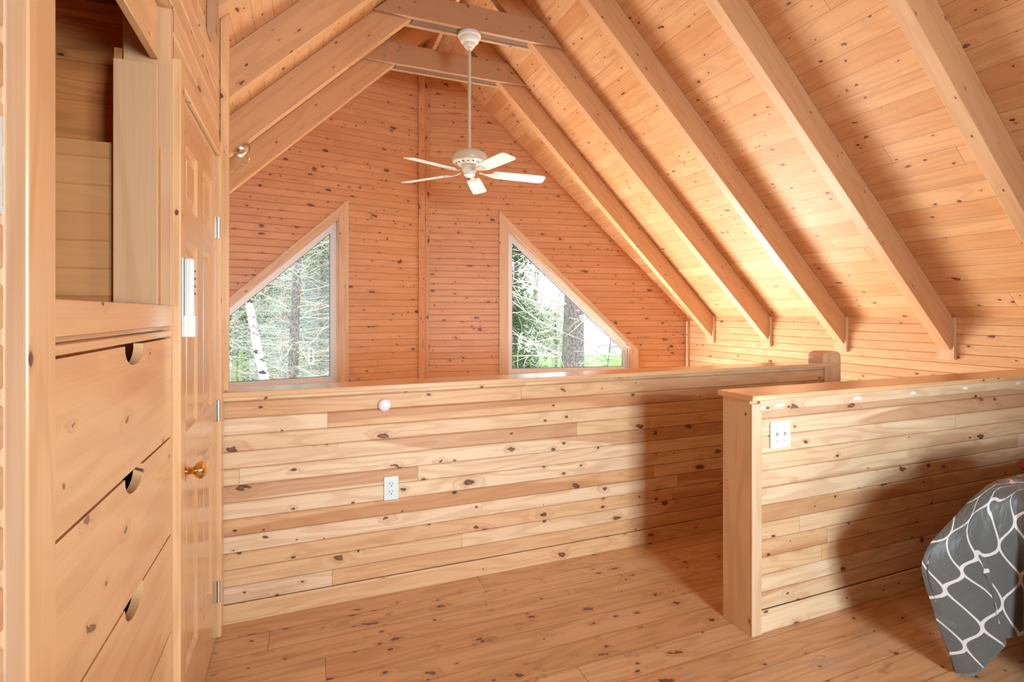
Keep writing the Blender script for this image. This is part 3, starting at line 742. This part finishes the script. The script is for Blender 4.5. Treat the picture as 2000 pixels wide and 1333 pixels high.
for i, (p, nv, cw) in enumerate(path):
    sd = arc[i] - s_c
    corner = math.exp(-(sd / .20) ** 2)
    drop = .51 + .155 * math.exp(-(sd / .078) ** 2) + .012 * math.sin(sd * 21)
    col_ = []
    for j in range(NT + 1):
        t = j / NT
        th0 = min(1, t / .10); rr = .045
        outw = rr * math.sin(th0 * math.pi / 2)
        zz_ = BZ + .035 - rr * (1 - math.cos(th0 * math.pi / 2)) - max(0, t - .10) / .9 * drop
        bul = max(0, t - .04)
        fl = .045 * bul + corner * (.215 * math.sin(min(1, bul / .52) * math.pi / 2) - .04 * max(0, bul - .45) / .5)
        fl = max(fl, .004)
        fold = (.036 * math.sin(sd * 34 + 1.1) + .016 * math.sin(sd * 71 + 2 + t * 2)) * min(1, bul * 2.0)
        fold *= (.5 + .5 * corner)
        fold += .024 * math.sin(sd * 66 + .8) * corner * min(1, bul * 1.6)
        fold -= (.065 * math.exp(-((sd + .10) / .032) ** 2) + .04 * math.exp(-((sd + .27) / .03) ** 2) + .03 * math.exp(-((sd + .42) / .04) ** 2)) * min(1, bul * 1.8)
        d2 = Vector((-.93, .36, 0)).normalized()
        wc = math.exp(-(sd / (.19 - .07 * t)) ** 2)
        k1 = math.sin(min(1, t / .42) * math.pi / 2); k2 = max(0, (t - .42) / .58)
        e_ = Vector((-.345, .015, 0)) * k1 * (1 - k2) + Vector((-.185, -.05, 0)) * k2
        co = p + nv * outw + nv * .05 * bul + e_ * wc + nv * fold
        col_.append(bm.verts.new((co.x, co.y, max(.012, zz_ + .006 * math.sin(t * 23 + sd * 9)))))
    grid.append(col_)
jm = NT // 2
arcm = [0]
for i in range(1, len(grid)): arcm.append(arcm[-1] + (grid[i][jm].co - grid[i - 1][jm].co).length)
cum = []
for g_ in grid:
    c_ = [0]
    for j in range(1, NT + 1): c_.append(c_[-1] + (g_[j].co - g_[j - 1].co).length)
    cum.append(c_)
for i in range(len(grid) - 1):
    for j in range(NT):
        f = bm.faces.new([grid[i][j], grid[i + 1][j], grid[i + 1][j + 1], grid[i][j + 1]])
        for lp, (ii, jj) in zip(f.loops, ((i, j), (i + 1, j), (i + 1, j + 1), (i, j + 1))):
            lp[L].uv = (arcm[ii] * .92, -cum[ii][jj] * 1.0 + .04)
# quilted top
ctr = [[grid[i][0].co.copy() for i in range(len(grid))]]
top = [grid_c[0] for grid_c in grid]
prev = top
mid = Vector((3.6, .2, 0))
for kk in range(1, 9):
    t = kk / 8; cur = []
    for i, vv in enumerate(top):
        c = vv.co.lerp(mid, t); cur.append(bm.verts.new((c.x, c.y, BZ + .035 + .03 * math.sin(min(1, t * 3) * math.pi / 2) + .008 * math.sin(c.x * 17) * math.sin(c.y * 15))))
    for i in range(len(top) - 1):
        f = bm.faces.new([prev[i], cur[i], cur[i + 1], prev[i + 1]])
        for lp in f.loops: lp[L].uv = (lp.vert.co.y, lp.vert.co.x)
    prev = cur
bmesh.ops.recalc_face_normals(bm, faces=bm.faces[:])
cf = finish('comforter', bm, M_cf, smooth=True)
so = cf.modifiers.new('thick', 'SOLIDIFY'); so.thickness = .016; so.offset = -1
tag(cf, 'grey comforter with white ogee lattice hanging off the bed corner', 'comforter')
bm = bmesh.new(); add_lathe(bm, [(.03, -.04), (.16, -.035), (.22, -.01), (.235, .02), (.21, .045), (.13, .062), (.02, .066)], 36, Matrix.Translation((2.86, 1.06, .748)) @ Matrix.Diagonal((1, 1, .75, 1)))
for v in bm.verts:
    dx, dy = v.co.x - 2.86, v.co.y - 1.06; rr_ = math.hypot(dx, dy)
    if rr_ > 1e-5:
        a_ = math.atan2(dy, dx); k_ = (abs(math.cos(a_)) ** 4 + abs(math.sin(a_)) ** 4) ** -.25; v.co.x = 2.86 + dx * k_; v.co.y = 1.06 + dy * k_ * .8
tag(finish('throw_pillow', bm, plain('red_cloth', (.20, .015, .02), .8), smooth=True), 'dark red pillow on the comforter at the right picture edge', 'pillow')

# ------------------------------------------------------------------ outside
GZ = -3.2
def at(px, py, dist):
    u = (px - 1000) / F; return Vector((dist * (math.sin(YAW) + math.cos(YAW) * u), dist * (math.cos(YAW) - math.sin(YAW) * u), CAMZ - (py - YH) / F * dist))
M_grass, n, l, b = newmat('lawn'); q = NB(M_grass)
tcg = n.new('ShaderNodeTexCoord'); gnz = q.noise(tcg.outputs['Object'], .35, 6, .6)
l.new(q.mix(q.smooth(gnz, .35, .68), (.12, .31, .05), (.24, .42, .10)), b.inputs['Base Color']); b.inputs['Roughness'].default_value = .95
b.inputs['Specular IOR Level'].default_value = .1
bm = bmesh.new(); NG = 40; gv = [[None] * (NG + 1) for _ in range(NG + 1)]
for i in range(NG + 1):
    for j in range(NG + 1):
        x = -60 + 130 * i / NG; y = 6.8 + 45 * j / NG
        gv[i][j] = bm.verts.new((x, y, GZ + .15 * math.sin(x * .13) * math.cos(y * .11)))
for i in range(NG):
    for j in range(NG): bm.faces.new([gv[i][j], gv[i + 1][j], gv[i + 1][j + 1], gv[i][j + 1]])
tag(finish('lawn', bm, M_grass, smooth=True), 'bright green lawn seen through the right gable window', 'lawn', kind='structure')

def bark(name, a, b_, sc=14, birch=False):
    m, n, l, b = newmat(name); q = NB(m); t = n.new('ShaderNodeTexCoord'); s_ = n.new('ShaderNodeSeparateXYZ'); l.new(t.outputs['Object'], s_.inputs[0])
    if birch: v = q.comb(q.math('MULTIPLY', s_.outputs[0], 3), q.math('MULTIPLY', s_.outputs[1], 3), q.math('MULTIPLY', s_.outputs[2], 7))
    else: v = q.comb(q.math('MULTIPLY', s_.outputs[0], sc), q.math('MULTIPLY', s_.outputs[1], sc), q.math('MULTIPLY', s_.outputs[2], sc * .45))
    f = q.noise(v, 1, 5, .65)
    l.new(q.mix(q.smooth(f, .53, .58) if birch else q.smooth(f, .35, .65), a, b_), b.inputs['Base Color']); b.inputs['Roughness'].default_value = .95
    return m
MB_grey = bark('grey_bark', (.10, .09, .085), (.27, .25, .235), 34)
MB_pale = bark('pale_bark', (.22, .20, .185), (.42, .40, .37), 30)
MB_birch = bark('birch_bark', (.50, .50, .51), (.06, .055, .05), birch=True)
M_twig = plain('dry_twigs', (.56, .53, .48), .9)
M_need = plain('green_needles', (.075, .13, .04), .9, noise=.5)
M_needd = plain('brown_needles', (.38, .25, .18), .9, noise=.4)
M_bud = plain('fresh_leaves', (.20, .26, .08), .9, noise=.4)
def tree(name, base, top, r0, mat, nb, blen, bdroop, label, leaf=None, leafn=0, seed=0, tmin=.15, twig=M_twig, sub=5, leafr=.12, group=None, br=.03, ls=.07):
    rnd = random.Random(seed); base = Vector(base); top = Vector(top); H_ = (top - base).length
    e = empty(name, base); tag(e, label, 'tree', group)
    bm = bmesh.new(); N = 16; P = []
    wx = Vector((rnd.uniform(-.1, .1), rnd.uniform(-.1, .1), 0))
    for k in range(N + 1):
        t = k / N; P.append(base.lerp(top, t) + wx * math.sin(t * 5) )
    add_tube(bm, P, [r0 * (1 - .55 * k / N) * (1.25 if k == 0 else 1) for k in range(N + 1)], 16)
    finish('trunk', bm, mat, e, smooth=True)
    bm = bmesh.new(); lb = bmesh.new()
    for k in range(nb):
        t = rnd.uniform(tmin, 1); o_ = base.lerp(top, t) + wx * math.sin(t * 5); a = rnd.uniform(0, 2 * math.pi)
        ln = blen * rnd.uniform(.45, 1) * (1.15 - .6 * t); d = Vector((math.cos(a), math.sin(a), rnd.uniform(-.1, .45)))
        pts = [o_]; c = o_.copy(); dd_ = d.normalized()
        for s_ in range(6):
            dd_ = (dd_ + Vector((rnd.uniform(-.22, .22), rnd.uniform(-.22, .22), rnd.uniform(-.2, .2) - bdroop))).normalized(); c = c + dd_ * ln / 6; pts.append(c.copy())
        rb = br * rnd.uniform(.5, 1.1)
        add_tube(bm, pts, [rb * (1 - .13 * i) for i in range(7)], 5, False)
        for s_ in range(sub):
            i = rnd.randint(1, 5); c = pts[i].copy(); d2 = Vector((rnd.uniform(-1, 1), rnd.uniform(-1, 1), rnd.uniform(-.5, .7))).normalized(); q2 = [c.copy()]
            for z in range(3):
                d2 = (d2 + Vector((rnd.uniform(-.4, .4), rnd.uniform(-.4, .4), rnd.uniform(-.4, .4)))).normalized(); c = c + d2 * ln * .13; q2.append(c.copy())
            add_tube(bm, q2, [rb * .35, rb * .28, rb * .2, rb * .12], 3, False)
            if leaf and rnd.random() < leafn:
                for w_ in range(10):
                    cc_ = q2[-1] + Vector([rnd.gauss(0, leafr) for _ in range(3)])
                    ax = Vector([rnd.uniform(-1, 1) for _ in range(3)]).normalized() * ls; bx_ = ax.orthogonal().normalized() * ls * .3
                    ws = [lb.verts.new(cc_ + ax), lb.verts.new(cc_ + bx_), lb.verts.new(cc_ - ax), lb.verts.new(cc_ - bx_)]; lb.faces.new(ws)
    finish('branches', bm, twig, e)
    if leaf: finish('foliage', lb, leaf, e)
    else: lb.free()
    return e
def ground(px, dist): p = at(px, YH, dist); p.z = GZ - .1; return p
def up_(px, dist, z): p = at(px, YH, dist); p.z = z; return p
# right window
tree('spruce_tree', ground(1117, 11), up_(1122, 11, 3.6), .335, MB_grey, 40, 3.2, .02, 'thick grey trunk standing on the lawn behind the right gable window', None, 0, 11, .42, M_twig, 12, br=.028)
tree('fir_tree', ground(1010, 13), up_(1006, 13, 3.6), .09, MB_grey, 110, 1.5, .08, 'green needled fir at the left edge of the right window', M_need, .95, 12, .2, M_twig, 7, .10, br=.012)
tree('bare_tree', ground(1052, 18), up_(1046, 18, 6.5), .10, MB_pale, 150, 3.4, .03, 'bare spiky tree between the fir and the thick trunk', None, 0, 13, .3, M_twig, 9, .12, br=.016)
tree('bare_sapling', ground(1178, 16), up_(1190, 16, 1.4), .04, MB_grey, 18, 2.2, .03, 'thin bare sapling right of the thick trunk', None, 0, 14, .5, MB_grey, 6, .1, br=.018)
for k, (px, d, h, sd) in enumerate(((1000, 40, 3.6, 21), (1045, 44, 3.0, 22), (1085, 38, 1.6, 23))):
    tree('bushy_tree', ground(px, d), up_(px, d, h), .12, MB_grey, 110, 3.4, .0, ['yellow-green tree at the far edge of the lawn, leftmost', 'yellow-green tree at the far edge of the lawn, middle', 'yellow-green low tree just left of the thick trunk, far off'][k], M_bud, 1.0, sd, .22, M_twig, 9, .45, 'far trees along the lawn', br=.02)
# left window
tree('birch_tree', at(590, 948, 9.5), at(430, 408, 9.5), .098, MB_birch, 6, 1.2, 0, 'leaning white birch trunk in the left gable window', None, 0, 31, .55, M_twig, 3, br=.012)
tree('dead_spruce', ground(583, 12), up_(574, 12, 4.5), .15, MB_grey, 150, 2.4, .02, 'grey spruce trunk with browned needles in the left window', M_needd, .16, 32, .25, M_twig, 9, .08, br=.011, ls=.035)
tree('bare_spruce', ground(551, 14), up_(553, 14, 4.8), .085, MB_pale, 150, 2.6, .04, 'slender bare spruce just left of the browned one', None, 0, 33, .2, M_twig, 10, br=.010)
tree('bare_spruce', ground(505, 15), up_(500, 15, 4.8), .12, MB_pale, 150, 2.6, .03, 'bare spruce close behind the birch', M_need, .08, 34, .25, M_twig, 9, .1, br=.011)
tree('bare_spruce', ground(456, 16), up_(462, 16, 4.6), .13, MB_pale, 140, 2.6, .02, 'bare spruce at the left edge of the left window', M_need, .12, 35, .25, M_twig, 9, .1, br=.011)
tree('green_spruce', ground(628, 18), up_(634, 18, 6.8), .12, MB_grey, 130, 3.0, .03, 'dark green spruce in the upper right of the left window', M_need, .5, 36, .62, M_twig, 8, .16, br=.014)
for k, (px, d) in enumerate(((440, 30), (478, 27), (525, 31))):
    tree('green_spruce', ground(px, d), up_(px + 2, d, 8.5 + k), .2, MB_grey, 150, 4.6, .05, ['green spruce in the distance at the left window edge', 'green spruce far behind the birch', 'green spruce in the distance right of the birch'][k], M_need, .9, 37 + k, .2, M_twig, 9, .35, br=.02, ls=.15)
# neighbour's clapboard house
hs = empty('clapboard_house', at(600, YH, 21)); hs.location.z = GZ
tag(hs, 'grey-green clapboard house behind the trees in the left window', 'house')
M_clap, n, l, b = newmat('clapboard'); q = NB(M_clap)
t_ = n.new('ShaderNodeTexCoord')
l.new(q.mix(q.noise(t_.outputs['Object'], 3, 4), (.16, .185, .175), (.22, .245, .235)), b.inputs['Base Color']); b.inputs['Roughness'].default_value = .8
hc0 = at(490, YH, 23); hc1 = at(690, YH, 19.5)
ax = Vector((hc1.x - hc0.x, hc1.y - hc0.y, 0)); Lh = ax.length; ax.normalize(); nh = Vector((ax.y, -ax.x, 0))
if nh.y > 0: nh = -nh
z = GZ; bm = bmesh.new(); e0, slope = 1.2, .78      # gable end: the rake rises from the left eave
top = e0 + slope * Lh
def hp(d, z, off=0): v = hc0 + ax * d + nh * off; return Vector((v.x, v.y, z))
while z < top - .17:
    d0 = max(0, (z - e0) / slope); d1 = max(0, (z + .16 - e0) / slope)
    v = [bm.verts.new(c) for c in (hp(d0, z, .03), hp(Lh, z, .03), hp(Lh, z + .16), hp(d1, z + .16))]; bm.faces.new(v)
    v2 = [bm.verts.new(c) for c in (hp(d0, z), hp(Lh, z), hp(Lh, z, .03), hp(d0, z, .03))]; bm.faces.new(v2)
    z += .16
pb = [hp(0, GZ, -.01), hp(Lh, GZ, -.01), hp(Lh, top, -.01), hp(0, e0, -.01)]; pk = [p - nh * 6 for p in pb]
A = [bm.verts.new(p) for p in pb]; B = [bm.verts.new(p) for p in pk]
bm.faces.new(A); bm.faces.new(B[::-1])
for i in range(4): bm.faces.new([A[i], B[i], B[(i + 1) % 4], A[(i + 1) % 4]])
finish('wall', bm, M_clap, hs)
pw = at(604, 697, 20.6); off = (pw - hc0).dot(nh); ctr = pw - nh * off + nh * .06; Mw = Matrix.Translation(ctr) @ Matrix.Rotation(math.atan2(ax.y, ax.x), 4, 'Z')
bm = bmesh.new()
for a in ((-.16, -.32, -.10, .32), (.10, -.32, .16, .32), (-.10, .26, .10, .32), (-.10, -.32, .10, -.26), (-.10, -.03, .10, .03)):
    add_box(bm, (a[0], -.03, a[1]), (a[2], .03, a[3]), M=Mw)
wfh = finish('window', bm, M_vinyl, hs)
bm = bmesh.new(); add_box(bm, (-.11, -.01, -.27), (.11, .01, .27), M=Mw); finish('pane', bm, M_slot, wfh)
bm = bmesh.new(); r0 = hp(-.9, e0 - .70, .5); r1 = hp(Lh, top + .03, .5)
add_prism(bm, [r0, r1, r1 + Vector((0, 0, .2)), r0 + Vector((0, 0, .2))], nh, 6.3, ax, (0, 0, 1)); finish('roof', bm, plain('shingles', (.17, .13, .10), .9, noise=.3), hs)
# pale yellow-green stakes at the lower left
for k, px in enumerate((459, 469)):
    p = at(px, 700, 14)
    bm = bmesh.new(); add_tube(bm, [(p.x, p.y, GZ), (p.x + .02, p.y, CAMZ - (705 - 20 * k - YH) / F * 14)], .05, 8)
    tag(finish('garden_stake', bm, plain('mossy_wood', (.26, .32, .14), .9)), ['shorter yellow-green post beside the birch, left one', 'taller yellow-green post beside the birch, right one'][k], 'post', 'posts under the birch')
